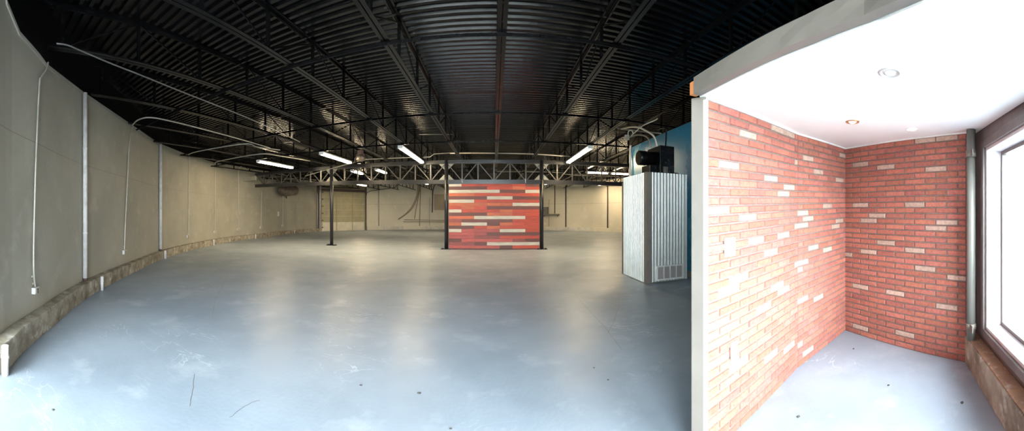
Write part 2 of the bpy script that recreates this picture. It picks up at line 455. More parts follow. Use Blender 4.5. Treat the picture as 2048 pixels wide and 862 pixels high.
def brick_seg(mb, mort, p, q, unit, phase, pale, row_off=0):
    L_ = (q - p).length; u = (q - p).normalized(); n = Vector((u.y, -u.x, 0))      # towards the alcove
    zt0, zt1 = ceil_z(p.x) - .012, ceil_z(q.x) - .012
    def P(a, v, d):
        w = p + u * a + n * d; return (w.x, w.y, (zt0 + (zt1 - zt0) * a / L_) * v)
    mort.hexa([P(0, 0, .003), P(L_, 0, .003), P(L_, 0, -.02), P(0, 0, -.02)], [P(0, 1, .003), P(L_, 1, .003), P(L_, 1, -.02), P(0, 1, -.02)])
    g = .008
    def cells():
        for r in range(NR):
            a = -unit * (phase + (.5 if (r + row_off) % 2 else 0))
            while a < L_:
                a0, a1 = max(a + g, g * .6), min(a + unit - g, L_ - g * .6)
                a += unit
                if a1 - a0 >= .018: yield r, a0, a1
    chosen = set()
    cc_ = []
    for r, a0, a1 in cells():
        c = Vector(P((a0 + a1) / 2, (r + .5) / NR, .008)); rr = math.hypot(c.x, c.y)
        cc_.append((PX0 + math.atan2(c.x, c.y) * F, HY - (c.z - EYE) * F / rr, r, a0))
    for px, py in pale:
        d_, r, a0 = min(((px - a) ** 2 + 3 * (py - b_) ** 2, r, a0) for a, b_, r, a0 in cc_)
        if d_ < 600: chosen.add((r, round(a0, 3)))
    for r in range(NR):
        a = -unit * (phase + (.5 if (r + row_off) % 2 else 0))
        while a < L_:
            a0, a1 = max(a + g, g * .6), min(a + unit - g, L_ - g * .6)
            a += unit
            if a1 - a0 < .018: continue
            v0, v1 = (r + .115) / NR, (r + .885) / NR
            c = Vector(P((a0 + a1) / 2, (v0 + v1) / 2, .008)); rr = math.hypot(c.x, c.y)
            px = PX0 + math.atan2(c.x, c.y) * F; py = HY - (c.z - EYE) * F / rr
            if (r, round(a0, 3)) in chosen:
                k = random.uniform(.9, 1.1); col = (.50 * k, .36 * k, .29 * k)
            else:
                k = random.uniform(.82, 1.12); col = (.43 * k, .145 * k * random.uniform(.96, 1.06), .105 * k * random.uniform(.92, 1.1))
            ch = .0035
            b_ = [P(a0, v0, .003), P(a1, v0, .003), P(a1, v1, .003), P(a0, v1, .003)]
            dv = ch / 2.3
            t_ = [P(a0 + ch, v0 + dv, .011), P(a1 - ch, v0 + dv, .011), P(a1 - ch, v1 - dv, .011), P(a0 + ch, v1 - dv, .011)]
            n0 = len(mb.v); mb.v += b_ + t_
            for f_ in ((4, 5, 6, 7), (0, 1, 5, 4), (1, 2, 6, 5), (2, 3, 7, 6), (3, 0, 4, 7)):
                mb.f.append(tuple(n0 + i for i in f_)); mb.c.append(col); mb.smooth.append(False)
bw = MB(); mo = MB()
brick_seg(bw, mo, A0, A1, .238, .45, pale_left, 0)
brick_seg(bw, mo, A1, A2, .224, .55, pale_left, 1)
w = struct(mo.build('wall_alcove_left', M['mortar'])); bw.build('brick_facing', M['brick'], w)
bw = MB(); mo = MB(); brick_seg(bw, mo, A2, B1, .262, .5, pale_back, 1)
w = struct(mo.build('wall_alcove_right', M['mortar'])); bw.build('brick_facing', M['brick'], w)
# partition behind the bricks (painted blue-black on the main room's side)
mb = MB()
up = [A0 + Vector((.03, .025, 0)), A1 + Vector((0, .023, 0)), A2 + Vector((.03, .023, 0)), B1 + Vector((.024, -.03, 0))]
strip(mb, up, .1, 0, 2.2); struct(mb.build('wall_alcove_core', M['blue']))
# alcove ceiling
mb = MB()
def cz(x, y, d): return (x, y, ceil_z(x) + d)
fr = lambda x: O + SU * ((3.31 - x) / .923) + SN * .125
f1 = fr(1.03); f2 = fr(3.4)
q = [(1.172, 1.63), (1.152, 1.087), (1.145, .766), (1.116, .472), (1.064, .298), (1.03, f1.y), (f2.x, f2.y), (3.36, .46), (3.77, 2.10), (2.55, 1.975)]
top = [cz(x, y_, .06) for x, y_ in q]; bot = [cz(x, y_, 0) for x, y_ in q]
mb.quad(bot[::-1]); mb.quad(top)
for i in range(len(q)):
    j = (i + 1) % len(q); mb.quad([bot[i], bot[j], top[j], top[i]])
struct(mb.build('ceiling_alcove', M['ceilwhite']))
# thin pale trims: along the ceiling line and the brick's free edge
def rail(name, p, q, d, w_, h, m_):
    u = (q - p).normalized(); n = Vector((u.y, -u.x, 0)); mb = MB()
    a, b_ = p + n * d, q + n * d
    for_z = lambda w0: ceil_z(w0.x)
    mb.hexa([(a.x, a.y, for_z(a) - h), (b_.x, b_.y, for_z(b_) - h), ((b_ - n * w_).x, (b_ - n * w_).y, for_z(b_) - h), ((a - n * w_).x, (a - n * w_).y, for_z(a) - h)],
            [(a.x, a.y, for_z(a) - .001), (b_.x, b_.y, for_z(b_) - .001), ((b_ - n * w_).x, (b_ - n * w_).y, for_z(b_) - .001), ((a - n * w_).x, (a - n * w_).y, for_z(a) - .001)])
    return struct(mb.build(name, m_))
rail('trim_10', A0, A1, .016, .014, .016, M['white']); rail('trim_11', A1, A2, .016, .014, .016, M['white']); rail('trim_12', A2, B1, .016, .014, .016, M['white'])
u = (A1 - A0).normalized(); n = Vector((u.y, -u.x, 0))
mb = MB(); mb.obox(A0, u, n, -.012, .012, -.02, .016, 0, ceil_z(1.2) - .02); struct(mb.build('trim_13', M['white']))

# wrapped post and header of the alcove opening
mb = MB()
pc = PR(1382, 2.03); pd = PR(1411.5, 2.0); uu = (pd - pc).normalized(); nn = Vector((uu.y, -uu.x, 0))
Lp = (pd - pc).length
hz1 = EYE + .855; hz0 = EYE + .715
mb.obox(pc, uu, nn, 0, Lp, -.11, 0, 0, hz0 - .002)
tag(mb.build('doorway_post', M['wrap'], origin=(pc.x, pc.y, 0), bevel=.006), 'grey metal-wrapped square post at the left edge of the brick alcove', 'post')
mb = MB(); segs = 16
hz1 = EYE + .815
tabx = [(-.8, 1.0), (.298, 1.062), (.472, 1.114), (.766, 1.143), (1.087, 1.150), (1.62, 1.17)]
def hx(y):
    for (ya, xa), (yb, xb) in zip(tabx, tabx[1:]):
        if ya <= y <= yb: return xa + (xb - xa) * (y - ya) / (yb - ya)
    return 1.17
yend = O.y + (1.05 - O.x) * (SU.y / SU.x) - .125
ys = [1.62 + (yend - 1.62) * i / segs for i in range(segs + 1)]
n0 = len(mb.v)
for yy in ys:
    xf = hx(yy); xn = xf - .05; j = random.uniform(-.005, .005)
    mb.v += [(xn, yy, hz0), (xn + j, yy, (hz0 + hz1) / 2), (xn, yy, hz1), (xf, yy, hz1), (xf, yy, hz0)]
for i in range(segs):
    for k in range(5):
        a = n0 + i * 5 + k; b_ = n0 + i * 5 + (k + 1) % 5
        mb.f.append((a, b_, b_ + 5, a + 5)); mb.c.append(None); mb.smooth.append(False)
mb.f.append(tuple(n0 + k for k in range(5))); mb.c.append(None); mb.smooth.append(False)
e = n0 + segs * 5; mb.f.append(tuple(e + k for k in range(5))[::-1]); mb.c.append(None); mb.smooth.append(False)
h_ = thing('header_beam', 'dented grey metal-wrapped header beam above the alcove opening', 'beam', (1.15, 1.6, hz0))
mb.build('wrap', M['wrap'], h_)
mb = MB(); a = PR(1378.5, 2.06); b_ = PR(1384, 2.04)
mb.box(1.12, 1.165, 1.621, 1.66, hz0 + .005, hz1 - .02); o = mb.build('wood_end', M['orange'], h_); o['label'] = 'raw orange wood end'

# ------------------------------------------------------------------ blue partition wall
mb = MB(); mb.box(4.5, 4.62, 2.25, 10.3, 0, EYE + 2.24); struct(mb.build('wall_blue', M['blue']))
mb = MB(); mb.box(4.47, 4.499, 2.25, 10.3, 0.0, .11); struct(mb.build('baseboard_right', M['wrap']))

# ------------------------------------------------------------------ joists
WL = lambda X: None
def y_start(X):
    if X > -2.55:
        return -.39 / .923 * 0 + (O.y + (X - O.x) * (SU.y / SU.x)) - .05
    best = None
    for i in range(len(wallL) - 1):
        a, b_ = wallL[i], wallL[i + 1]
        if (a.x - X) * (b_.x - X) <= 0 and abs(a.x - b_.x) > 1e-6:
            yy = a.y + (b_.y - a.y) * (X - a.x) / (b_.x - a.x)
            if best is None or yy < best: best = yy
    return best
def y_end(X):
    pts = wallL[-30:] + wallF + [Vector((11.6, pe.y - 1.6, 0))]
    best = None
    for i in range(len(pts) - 1):
        a, b_ = pts[i], pts[i + 1]
        if (a.x - X) * (b_.x - X) <= 0 and abs(a.x - b_.x) > 1e-6:
            yy = a.y + (b_.y - a.y) * (X - a.x) / (b_.x - a.x)
            if best is None or yy > best: best = yy
    return best if best else 24
JB, JT = 3.80, DECK - .004       # joist bottom and top
def ang_chord(y0, y1, z, flip):
    mb = MB(); s = -1 if flip else 1
    for sx in (-1, 1):
        x0, x1 = sorted((sx * .008, sx * .06))
        za, zb = sorted((z, z + s * .007)); mb.box(x0, x1, y0, y1, za, zb)
        x0, x1 = sorted((sx * .008, sx * .014)); za, zb = sorted((z + s * .007, z + s * .05)); mb.box(x0, x1, y0, y1, za, zb)
    return mb
def one(name, mb, m_, parent):
    me_o = mb.build(name, m_); me_o.parent = parent; return me_o
vert_me = None
mbv = MB(); mbv.box(-.022, .022, -.022, .022, JB + .008, JT - .008); 
PANEL = 1.2
mbd = MB(); mbd.bar((0, 0, JB + .02), (0, PANEL, JT - .02), .018, .018)
mbd.bar((.014, 0, JB + .02), (.014, PANEL, JT - .02), .008, .008)
mbd2 = MB(); mbd2.bar((0, 0, JT - .02), (0, PANEL, JB + .02), .018, .018)
protoV = protoD = protoD2 = None
XJ = [.1 + 1.52 * k for k in range(-9, 8)]
ordn = ['nearest', 'second', 'third', 'fourth', 'fifth', 'sixth', 'seventh', 'eighth', 'ninth', 'tenth', 'eleventh', 'twelfth']
for k, X in zip(range(-9, 8), XJ):
    y0 = y_start(X); y1 = y_end(X)
    if y0 is None or X > 11.3: continue
    y0 += .03; y1 -= .03
    if k == 0: lab = 'black open-web roof joist running straight overhead, in line with the plank panel\'s middle'
    else: lab = 'black open-web roof joist, %s to the %s of the one straight overhead' % (ordn[abs(k) - 1], 'left' if k < 0 else 'right')
    j = thing('roof_joist', lab, 'joist', (X, 0, 0), 'open-web roof joists under the deck')
    one('bottom_chord', ang_chord(y0, y1, JB, False), M['black'], j)
    one('top_chord', ang_chord(y0, y1, JT, True), M['black'], j)
    yy = math.ceil(y0 / PANEL) * PANEL; i = 0
    while yy < y1 - .1:
        vis = True
        if vis:
            if protoV is None:
                protoV = one('web_vertical', mbv, M['black'], j); protoV.location = (0, yy, 0)
            else:
                c = protoV.copy(); C.objects.link(c); c.parent = j; c.location = (0, yy, 0)
            if yy + PANEL < y1:
                up_ = int(round(yy / PANEL)) % 2
                pr = protoD if up_ else protoD2
                if pr is None:
                    pr = one('web_diagonal', mbd if up_ else mbd2, M['black'], j)
                    if up_: protoD = pr
                    else: protoD2 = pr
                    pr.location = (0.02, yy, 0)
                else:
                    c = pr.copy(); C.objects.link(c); c.parent = j; c.location = (0.02, yy, 0)
        yy += PANEL; i += 1

# bridging lines crossing the joists
def x_left(Y):
    best = -30
    for i in range(len(wallL) - 1):
        a, b_ = wallL[i], wallL[i + 1]
        if (a.y - Y) * (b_.y - Y) <= 0 and abs(a.y - b_.y) > 1e-6:
            best = max(best, a.x + (b_.x - a.x) * (Y - a.y) / (b_.y - a.y))
    return best
for i, (Y, hz, tx) in enumerate([(4.2, 0, 'nearest the window side'), (7.45, 0, 'the highest long line seen'), (10.35, 0, 'above the near ends of the hanging lamps'), (16.6, 0, 'just behind the truss by the crosswise lamps'), (18.2, 0, 'second beyond the girder truss'), (22.5, 0, 'furthest from the camera')]):
    xl = x_left(Y) + .05
    mb = MB(); mb.box(xl, 11.2, Y - .02, Y + .02, JB - .008, JB - .001); mb.box(xl, 11.2, Y - .02, Y - .013, JB - .045, JB - .008)
    mb.box(xl, 11.2, Y + .3, Y + .335, JT - .062, JT - .055)
    tag(mb.build('bridging_angle', M['black'], origin=(xl, Y, JB)), 'thin black bridging angle crossing under the joists, ' + tx, 'bridging', 'bridging angles across the joists')

# ------------------------------------------------------------------ girder truss and posts
TY = 13.9; TZ1 = EYE + 2.2; TZ0 = EYE + 1.37
xw = x_left(TY) + .02; xl = -12.25; xr = 11.4
g = thing('girder_truss', 'long black steel girder truss spanning the room on round posts', 'truss', (-2.02, TY, TZ0))
mb = MB(); mb.box(xl, xr, TY - .05, TY + .05, TZ1 - .02, TZ1 + .085); mb.box(xl, xr, TY - .065, TY + .065, TZ1 - .07, TZ1 - .055); mb.box(xl, xr, TY - .012, TY + .012, TZ1 - .055, TZ1 - .02)
mb.build('top_chord', M['blackpost'], g)
def zl(X): return max(0, (-2.02 - X)) * .021     # the bottom chord climbs slightly towards the left wall
mb = MB()
for z0, z1, w_ in ((TZ0 - .1, TZ0 + .05, .055), (TZ0 + .05, TZ0 + .075, .07)):
    sec = [xl, -2.02, xr]; n0 = len(mb.v)
    for x_ in sec: mb.v += [(x_, TY - w_, z0 + zl(x_)), (x_, TY + w_, z0 + zl(x_)), (x_, TY + w_, z1 + zl(x_)), (x_, TY - w_, z1 + zl(x_))]
    for i in (0, 1):
        for k in range(4):
            a = n0 + 4 * i + k; b_ = n0 + 4 * i + (k + 1) % 4
            mb.f.append((b_, a, a + 4, b_ + 4)); mb.c.append(None); mb.smooth.append(False)
    for q_ in ((n0, n0 + 1, n0 + 2, n0 + 3), (n0 + 11, n0 + 10, n0 + 9, n0 + 8)): mb.f.append(q_); mb.c.append(None); mb.smooth.append(False)
mb.build('bottom_chord', M['blackpost'], g)
mb = MB(); mb.box(xw, xl + .02, TY - .05, TY + .05, TZ1 - .3, TZ1 - .08); o = mb.build('wall_bracket', M['wall'], g); o['label'] = 'grey painted bearing bracket'
posts = [-7.45, -2.02, 2.02]
M['web'] = mat('web_steel', (.05, .047, .042), .35, bump=.2, bscale=20)
def bays(a, b_, n):
    st_ = (b_ - a) / n
    for i in range(n):
        x0 = a + st_ * i; x1 = x0 + st_
        if i > 0:
            mb = MB(); mb.box(x0 - .026, x0 + .026, TY - .026, TY + .026, TZ0 + .075 + zl(x0), TZ1 - .07); mb.build('web_vertical', M['web'], g)
        mb = MB()
        za_, zb_ = TZ1 - .075, TZ0 + .08 + zl(x1)
        if i % 2: za_, zb_ = TZ0 + .08 + zl(x0), TZ1 - .075
        mb.bar((x0 + .05, TY, za_), (x1 - .05, TY, zb_), .035, .035, up=(0, 1, 0)); mb.build('web_diagonal', M['web'], g)
bays(xl + .02, posts[0], 8); bays(posts[0], posts[1], 8); bays(posts[1], posts[2], 6); bays(posts[2], xr, 14)
for X in posts:
    for s in (-1, 1):
        for z, dz in ((TZ0 + .075 + zl(X), 1), (TZ1 - .07, -1)):
            mb = MB()
            x0 = X + s * .088
            tri = [(x0, z), (x0 + s * .24, z), (x0, z + dz * .24)]
            n0 = len(mb.v); mb.v += [(a, TY - .008, b_) for a, b_ in tri] + [(a, TY + .008, b_) for a, b_ in tri]
            for f_ in ((0, 1, 2), (5, 4, 3), (0, 3, 4, 1), (1, 4, 5, 2), (2, 5, 3, 0)):
                mb.f.append(tuple(n0 + i for i in f_)); mb.c.append(None); mb.smooth.append(False)
            mb.build('gusset_plate', M['grey'], g)
labs = ['black round steel post standing alone left of the plank panel', 'black round steel post at the left edge of the red plank panel', 'black round steel post at the right edge of the red plank panel']
for X, lb in zip(posts, labs):
    p = thing('steel_post', lb, 'post', (X, TY, 0), 'round posts under the girder truss')
    mb = MB(); mb.tube([(X, TY, .02), (X, TY, TZ1 + .09)], .082, 20); mb.build('pole', M['blackpost'], p)
    mb = MB(); mb.box(X - .23, X + .23, TY - .13, TY + .13, 0, .02); mb.build('base_plate', M['blackpost'], p)
    for sx in (-1, 1):
        mb = MB(); mb.box(X + sx * .16 - .04, X + sx * .16 + .04, TY - .1, TY + .1, .02, .055)
        mb.build('base_cleat', M['blackpost'], p)
    for sx in (-1, 1):
        for sy in (-1, 1):
            mb = MB(); mb.lathe((X + sx * .2, TY + sy * .1, .02), [(.014, 0), (.014, .02), (.007, .022), (.007, .045)], 6); mb.build('anchor_bolt', M['grey'], p)

# ------------------------------------------------------------------ plank panel between the posts
W_ = (.56, .52, .44); R_ = (.46, .06, .03); O_ = (.46, .11, .045); D_ = (.13, .04, .03); P_ = (.40, .075, .065); M_ = (.25, .06, .05)
rows = ['WRRRRRD', 'DDDRROR', 'WWWWDDW', 'OORRRRR', 'DDDWWDD', 'WWRRRRR', 'OOOOOWW', 'RORDDDD', 'WRRRORR', 'DDDOORR', 'OOWWWWR', 'MDDDDRR', 'OWWDORR', 'DDRORRR', 'WPPPWWR', 'PPPDDDD', 'PPMMRRR', 'DPPPPMD', 'MMDWWWW', 'PPPPDRR']
CM = {'W': W_, 'R': R_, 'O': O_, 'D': D_, 'P': P_, 'M': M_}
pt = thing('plank_panel', 'tall partition panel of horizontal red, brown and white stained planks', 'partition', (0, TY, 0))
mb = MB(); X0, X1 = -1.915, 1.925; z0 = .04; hb = (2.80 - z0) / 20; cw = (X1 - X0) / 7.12
for r_, row in enumerate(rows):
    zt = 2.80 - hb * r_; i = 0
    while i < 7:
        j = i
        while j + 1 < 7 and row[j + 1] == row[i] and (row[i] in 'WD' or random.random() < .6): j += 1
        xa = X0 + cw * i; xb = X0 + cw * (j + 1) if j < 6 else X1
        k_ = random.uniform(.85, 1.15) if row[i] != 'W' else 1
        c = tuple(v * k_ for v in CM[row[i]])
        dd = random.uniform(0, .003)
        mb.hexa([(xa + .0015, TY - .03 - dd, zt - hb + .003), (xb - .0015, TY - .03 - dd, zt - hb + .003), (xb - .0015, TY - .008, zt - hb + .003), (xa + .0015, TY - .008, zt - hb + .003)],
                [(xa + .0015, TY - .03 - dd, zt - .002), (xb - .0015, TY - .03 - dd, zt - .002), (xb - .0015, TY - .008, zt - .002), (xa + .0015, TY - .008, zt - .002)], c)
        i = j + 1
mb.build('planks', M['plank'], pt)
mb = MB(); mb.box(X0, X1, TY - .006, TY + .03, z0, 2.79); mb.build('backing', M['pebble'], pt)
mb = MB(); mb.box(X0, X1, TY - .02, TY + .03, 0, .04); mb.build('bottom_plate', M['rust'], pt)
for xx in (PY(925, 362, TY).x, PY(1051, 362, TY).x):
    mb = MB(); mb.tube([(xx, TY - .04, 2.79), (xx - .01, TY - .085, 2.9), (xx - .02, TY - .078, 2.98)], .014, 6); mb.build('hanging_strap', M['whitepipe'], pt)
# grain in the planks
m = M['plank']; nt = m.node_tree; N = nt.nodes; L = nt.links; b = N['Principled BSDF']
old = b.inputs['Base Color'].links[0].from_socket
tc = [n_ for n_ in N if n_.type == 'TEX_COORD'][0]
mp = N.new('ShaderNodeMapping'); mp.inputs['Scale'].default_value = (1.2, 1, 22); L.new(tc.outputs['Object'], mp.inputs['Vector'])
ns = N.new('ShaderNodeTexNoise'); ns.inputs['Scale'].default_value = 2.2; ns.inputs['Detail'].default_value = 6; L.new(mp.outputs[0], ns.inputs['Vector'])
mr = N.new('ShaderNodeMapRange'); mr.inputs[1].default_value = .3; mr.inputs[2].default_value = .7; mr.inputs[3].default_value = .7; mr.inputs[4].default_value = 1.15
L.new(ns.outputs['Fac'], mr.inputs[0])
mx = N.new('ShaderNodeVectorMath'); mx.operation = 'SCALE'; L.new(old, mx.inputs[0]); L.new(mr.outputs[0], mx.inputs['Scale']); L.new(mx.outputs[0], b.inputs['Base Color'])

# ------------------------------------------------------------------ fluorescent lamps
def lamp(label, X, Y0, Y1, z, rot=False, grp='strip lamps under the joists'):
    o = thing('strip_lamp', label, 'lamp', (X, Y0, z), grp)
    def T(a, l, zz):   # across, along, up
        return (Y0 * 0 + X + l - Y0, Y0 + a, zz) if rot else (X + a, l, zz)
    def bx(mb, a0, a1, l0, l1, za, zb):
        p = [T(a0, l0, za), T(a1, l0, za), T(a1, l1, za), T(a0, l1, za)]; q_ = [(x_, y_, zb) for x_, y_, _ in p]
        mb.hexa(p, q_)
    mb = MB(); bx(mb, -.09, .09, Y0, Y1, z, z + .045); mb.build('housing', M['white'], o)
    for s in (-1, 1):
        mb = MB(); mb.tube([T(s * .045, Y0 + .03, z - .032), T(s * .045, Y1 - .03, z - .032)], .028, 10); mb.build('lamp_tube', M['tube'], o)
    for l in (Y0, Y1 - .03):
        mb = MB(); bx(mb, -.09, .09, l, l + .03, z - .062, z - .0005); mb.build('end_cap', M['white'], o)
    for l in (Y0 + .3, Y1 - .3):
        mb = MB(); bx(mb, -.01, .01, l, l + .02, z + .045, JB - (.047 if rot else .001)); mb.build('hanger', M['grey'], o)
    return o
lamp('lit fluorescent strip lamp furthest left, nearest the grey wall', -8.95, 10.3, 12.75, 3.7)
lamp('lit fluorescent strip lamp between the leftmost lamp and the lone post', -5.95, 10.3, 12.75, 3.7)
lamp('lit fluorescent strip lamp up and left of the plank panel', -3.02, 10.35, 13.6, 3.7)
lamp('lit fluorescent strip lamp up and right of the plank panel', 3.12, 10.35, 13.6, 3.7)
lamp('lit strip lamp running crosswise behind the truss, left one by the blue wall', 4.75, 16.6, 17.85, 3.7, rot=True)
lamp('lit strip lamp running crosswise behind the truss, right one by the blue wall', 6.15, 16.6, 17.6, 3.7, rot=True)
lamp('small lit strip lamp behind the truss, left of the third post bay', -5.6, 15.0, 16.4, 3.68, grp='short strip lamps beyond the truss')
lamp('small lit strip lamp behind the truss, just right of the lone post', -6.9, 15.0, 16.3, 3.68, grp='short strip lamps beyond the truss')

for X, tx in ((-10.4, 'furthest left'), (-5.2, 'left of the middle'), (-.7, 'above and behind the plank panel'), (4.0, 'right of the plank panel'), (8.4, 'furthest right')):  # fill lamps added to brighten the far wall, mostly behind the truss chord
    lamp('added fill lamp brightening the far wall, ' + tx, X, 23.4, 25.4, 3.86, grp='added fill lamps near the far wall')
# ------------------------------------------------------------------ conduits and boxes on the left wall
def wpipe(label, pts, r, name='conduit', m_='conduit', box=None, base=None, cat='conduit', grp='conduits down the grey wall', d=None):
    d = d or r + .012
    w = [on_wall(wallL, x, y, d) for x, y in pts]
    e = w[-1]
    o = thing(name, label, cat, (e.x, e.y, e.z), grp)
    mb = MB(); mb.tube(smooth_pts(w, 5) if len(w) > 2 else w, r, 10); mb.build('pipe', M[m_], o)
    if box:
        _, _, t, n = ray_hit(wallL, pts[-1][0]); bw_, bh = box
        mb = MB(); p = Vector((e.x, e.y, 0)) - n * d
        mb.obox(p, t, n, -bw_ / 2, bw_ / 2, .002, .055, e.z - bh, e.z); mb.build('outlet_box', M['whitepipe'], o, bevel=.004)
        mb = MB(); mb.obox(p, t, n, -bw_ / 2 + .01, bw_ / 2 - .01, .055, .062, e.z - bh + .01, e.z - .01); mb.build('cover_plate', M['conduit'], o)
        for zz in (.35, .75):
            mb = MB(); mb.obox(p, t, n, -.014, .014, .062, .065, e.z - bh * zz - .012, e.z - bh * zz + .012); mb.build('socket', M['pebble'], o)
    nb = max(2, int(abs(w[0].z - w[-1].z) / 1.2))
    for i in range(nb):
        y0_ = pts[-2][1] + (pts[-1][1] - pts[-2][1]) * (i + .5) / nb if len(pts) > 1 else 0
        x0_ = pts[-2][0] + (pts[-1][0] - pts[-2][0]) * (i + .5) / nb
        q = on_wall(wallL, x0_, y0_, .0); _, _, t, n = ray_hit(wallL, x0_)
        mb = MB(); mb.obox(Vector((q.x, q.y, 0)), t, n, -r * 1.9, r * 1.9, .001, .014, q.z - .012, q.z + .012); mb.build('strap', M[m_], o)
    return o
wpipe('thin grey conduit with an outlet box, leftmost on the grey wall', [(93, 125), (89, 140), (79, 155), (75, 175), (68, 330), (64, 480), (64, 545), (67, 574)], .013, box=(.13, .08))
wpipe('grey conduit kinked at the top, between the two thick downpipes', [(264, 252), (261, 264), (257, 285), (250, 420), (247, 490), (247, 500)], .016, box=(.17, .1))
wpipe('thin conduit with outlet box, first to the right of the second downpipe', [(385, 304), (377, 309), (376.5, 330), (376, 465), (375, 470)], .017, box=(.22, .12))
wpipe('thin conduit with outlet box, second to the right of the second downpipe', [(431, 326), (430, 334), (429.5, 360), (429, 455), (429, 461)], .018, box=(.24, .12))
wpipe('thin conduit with outlet box, third to the right of the second downpipe', [(482, 333), (477, 337), (476.5, 350), (476, 450), (476, 456)], .018, box=(.26, .13))
wpipe('thin conduit with outlet box nearest the foil-wrapped duct, on its left', [(522, 383), (522, 400), (521.6, 440), (521.5, 452)], .02, box=(.3, .16))
wpipe('thin conduit with outlet box below the foil-wrapped duct', [(565, 386), (565, 400), (564.8, 440), (564.8, 449)], .02, box=(.3, .16))
def dpipe(label, x, y0, y1, r):
    a = on_wall(wallL, x, y0, r + .01); b_ = on_wall(wallL, x - 1, y1, r + .01); b_.z = .275; b_.x, b_.y = a.x, a.y
    o = thing('downpipe', label, 'pipe', (b_.x, b_.y, b_.z), 'thick downpipes on the grey wall')
    mb = MB(); mb.tube([a, b_], r, 16); mb.build('pipe', M['whitepipe'], o)
    mb = MB(); mb.tube([b_, b_ + Vector((0, 0, .05))], r * 1.12, 16); mb.build('foot_collar', M['rust'], o)
    for f in (.3, .75):
        q = a.lerp(b_, f); mb = MB(); mb.tube([q, q + Vector((0, 0, .03))], r * 1.15, 16); mb.build('band', M['whitepipe'], o)
dpipe('thick grey downpipe on the left wall, the nearer one', 165, 186, 568, .042)
dpipe('thick grey downpipe on the left wall, the farther one', 318, 288, 502, .05)
# short white pipe stubs in front of the curb
for x, tx in ((4, 'at the curb\'s near end by the left edge'), (201, 'right of the nearer downpipe'), (328, 'right of the farther downpipe'), (426, 'third along the curb'), (510, 'below the end of the girder truss'), (588, 'left of the garage door')):
    r, p, t, n = ray_hit(curbL, x); rr = .03 if x > 10 else .035
    q = p + n * (rr + .004) if x < 300 else p + n * (.045)
    rr = rr if x < 300 else .04
    o = thing('pipe_stub', 'short white pipe stub on the curb, ' + tx, 'pipe', (q.x, q.y, 0), 'white pipe stubs along the curb')
    mb = MB(); mb.tube([(q.x, q.y, 0), (q.x, q.y, .275)], rr, 14); mb.build('pipe', M['whitepipe'], o)
    mb = MB(); mb.tube([(q.x, q.y, .16), (q.x, q.y, .19)], rr * 1.15, 14); mb.build('coupling', M['whitepipe'], o)
# white junction box low on the wall
q = on_wall(wallL, 556, 428, 0); _, _, t, n = ray_hit(wallL, 556)
mb = MB(); mb.obox(Vector((q.x, q.y, 0)), t, n, -.1, .1, .002, .06, q.z - .16, q.z + .16)
tag(mb.build('wall_box', M['whitepipe'], origin=q, bevel=.006), 'small white box on the wall below the foil-wrapped duct', 'box')
# foil-wrapped duct roll and pipe
a = on_wall(wallL, 550, 382, .42); b_ = on_wall(wallL, 584, 381, .42)
o = thing('wrapped_duct', 'crumpled foil-wrapped duct roll high on the wall left of the garage door', 'duct', a)
mb = MB(); n_ = 9; pts = [a.lerp(b_, i / n_) for i in range(n_ + 1)]
mb.tube(pts, [.2, .34, .38, .36, .4, .36, .33, .37, .34, .2], 14); d_ = mb.build('foil', M['foil'], o)
mb = MB(); c = a.lerp(b_, .35); mb.tube([c - Vector((0, 0, .3)), c - Vector((0, 0, .55))], [.1, .05], 8); mb.build('drain', M['foil'], o)
e_ = [on_wall(wallL, x, y, .1) for x, y in ((583, 377), (610, 378), (625, 380), (632, 387), (633, 400), (633, 460))]
mb = MB(); mb.tube([b_] + smooth_pts(e_, 4), .03, 8)
tag(mb.build('conduit', M['conduit'], origin=e_[-1]), 'grey pipe running from the foil-wrapped duct down beside the garage door', 'conduit')

# ------------------------------------------------------------------ garage door
ra, pa, _, _ = ray_hit(wallF, 640.5); rb, pb, _, _ = ray_hit(wallF, 730)
u = (pb - pa).normalized(); n = Vector((u.y, -u.x, 0)); GL = (pb - pa).length
def gz(y): return EYE + (HY - y) * 29.5 / F
gd = thing('garage_door', 'tan ribbed sectional garage door with pale bottom section', 'garage door', (pa.x, pa.y, 0))
mb = MB()
zb, zt = gz(444), gz(384)
nsec = 5
for s in range(nsec):
    za = zb + (zt - zb) * s / nsec; zc = zb + (zt - zb) * (s + 1) / nsec
    mb.obox(pa, u, n, .05, GL - .05, .02, .07, za + .01, zc - .01)
    for k in range(4):
        zz = za + (zc - za) * (k + .5) / 4; mb.obox(pa, u, n, .05, GL - .05, .07, .085, zz - .025, zz + .03)
mb.build('ribbed_sections', M['doorpanel'], gd)
mb = MB(); mb.obox(pa, u, n, .05, GL - .05, .02, .07, .02, zb - .01); mb.build('bottom_section', M['doorwhite'], gd)
for a_, b2 in ((.04, .31), (.36, .66), (.72, .97)):
    for k in (0, 1):
        mb = MB(); h0 = .08 + k * (zb - .1) / 2; mb.obox(pa, u, n, GL * a_, GL * b2, .07, .09, h0, h0 + (zb - .1) / 2 - .06); mb.build('raised_panel', M['doorwhite'], gd)
for f_ in (.02, .335, .69, .97):
    mb = MB(); mb.obox(pa, u, n, GL * f_, GL * f_ + .06, .088, .105, .03, zt); mb.build('stile', M['doorpanel'], gd)
mb = MB(); mb.obox(pa, u, n, -.02, GL + .06, .0, .2, zt + .02, zt + .22); mb.build('header', M['rust'], gd)
mb = MB(); mb.obox(pa, u, n, .0, GL * .85, .2, .26, zt + .32, zt + .40); mb.build('spring_shaft', M['rust'], gd)
mb = MB(); mb.obox(pa, u, n, 0, GL, .005, .04, zt + .22, 4.3); mb.build('lintel_panel', M['doorpanel'], gd)
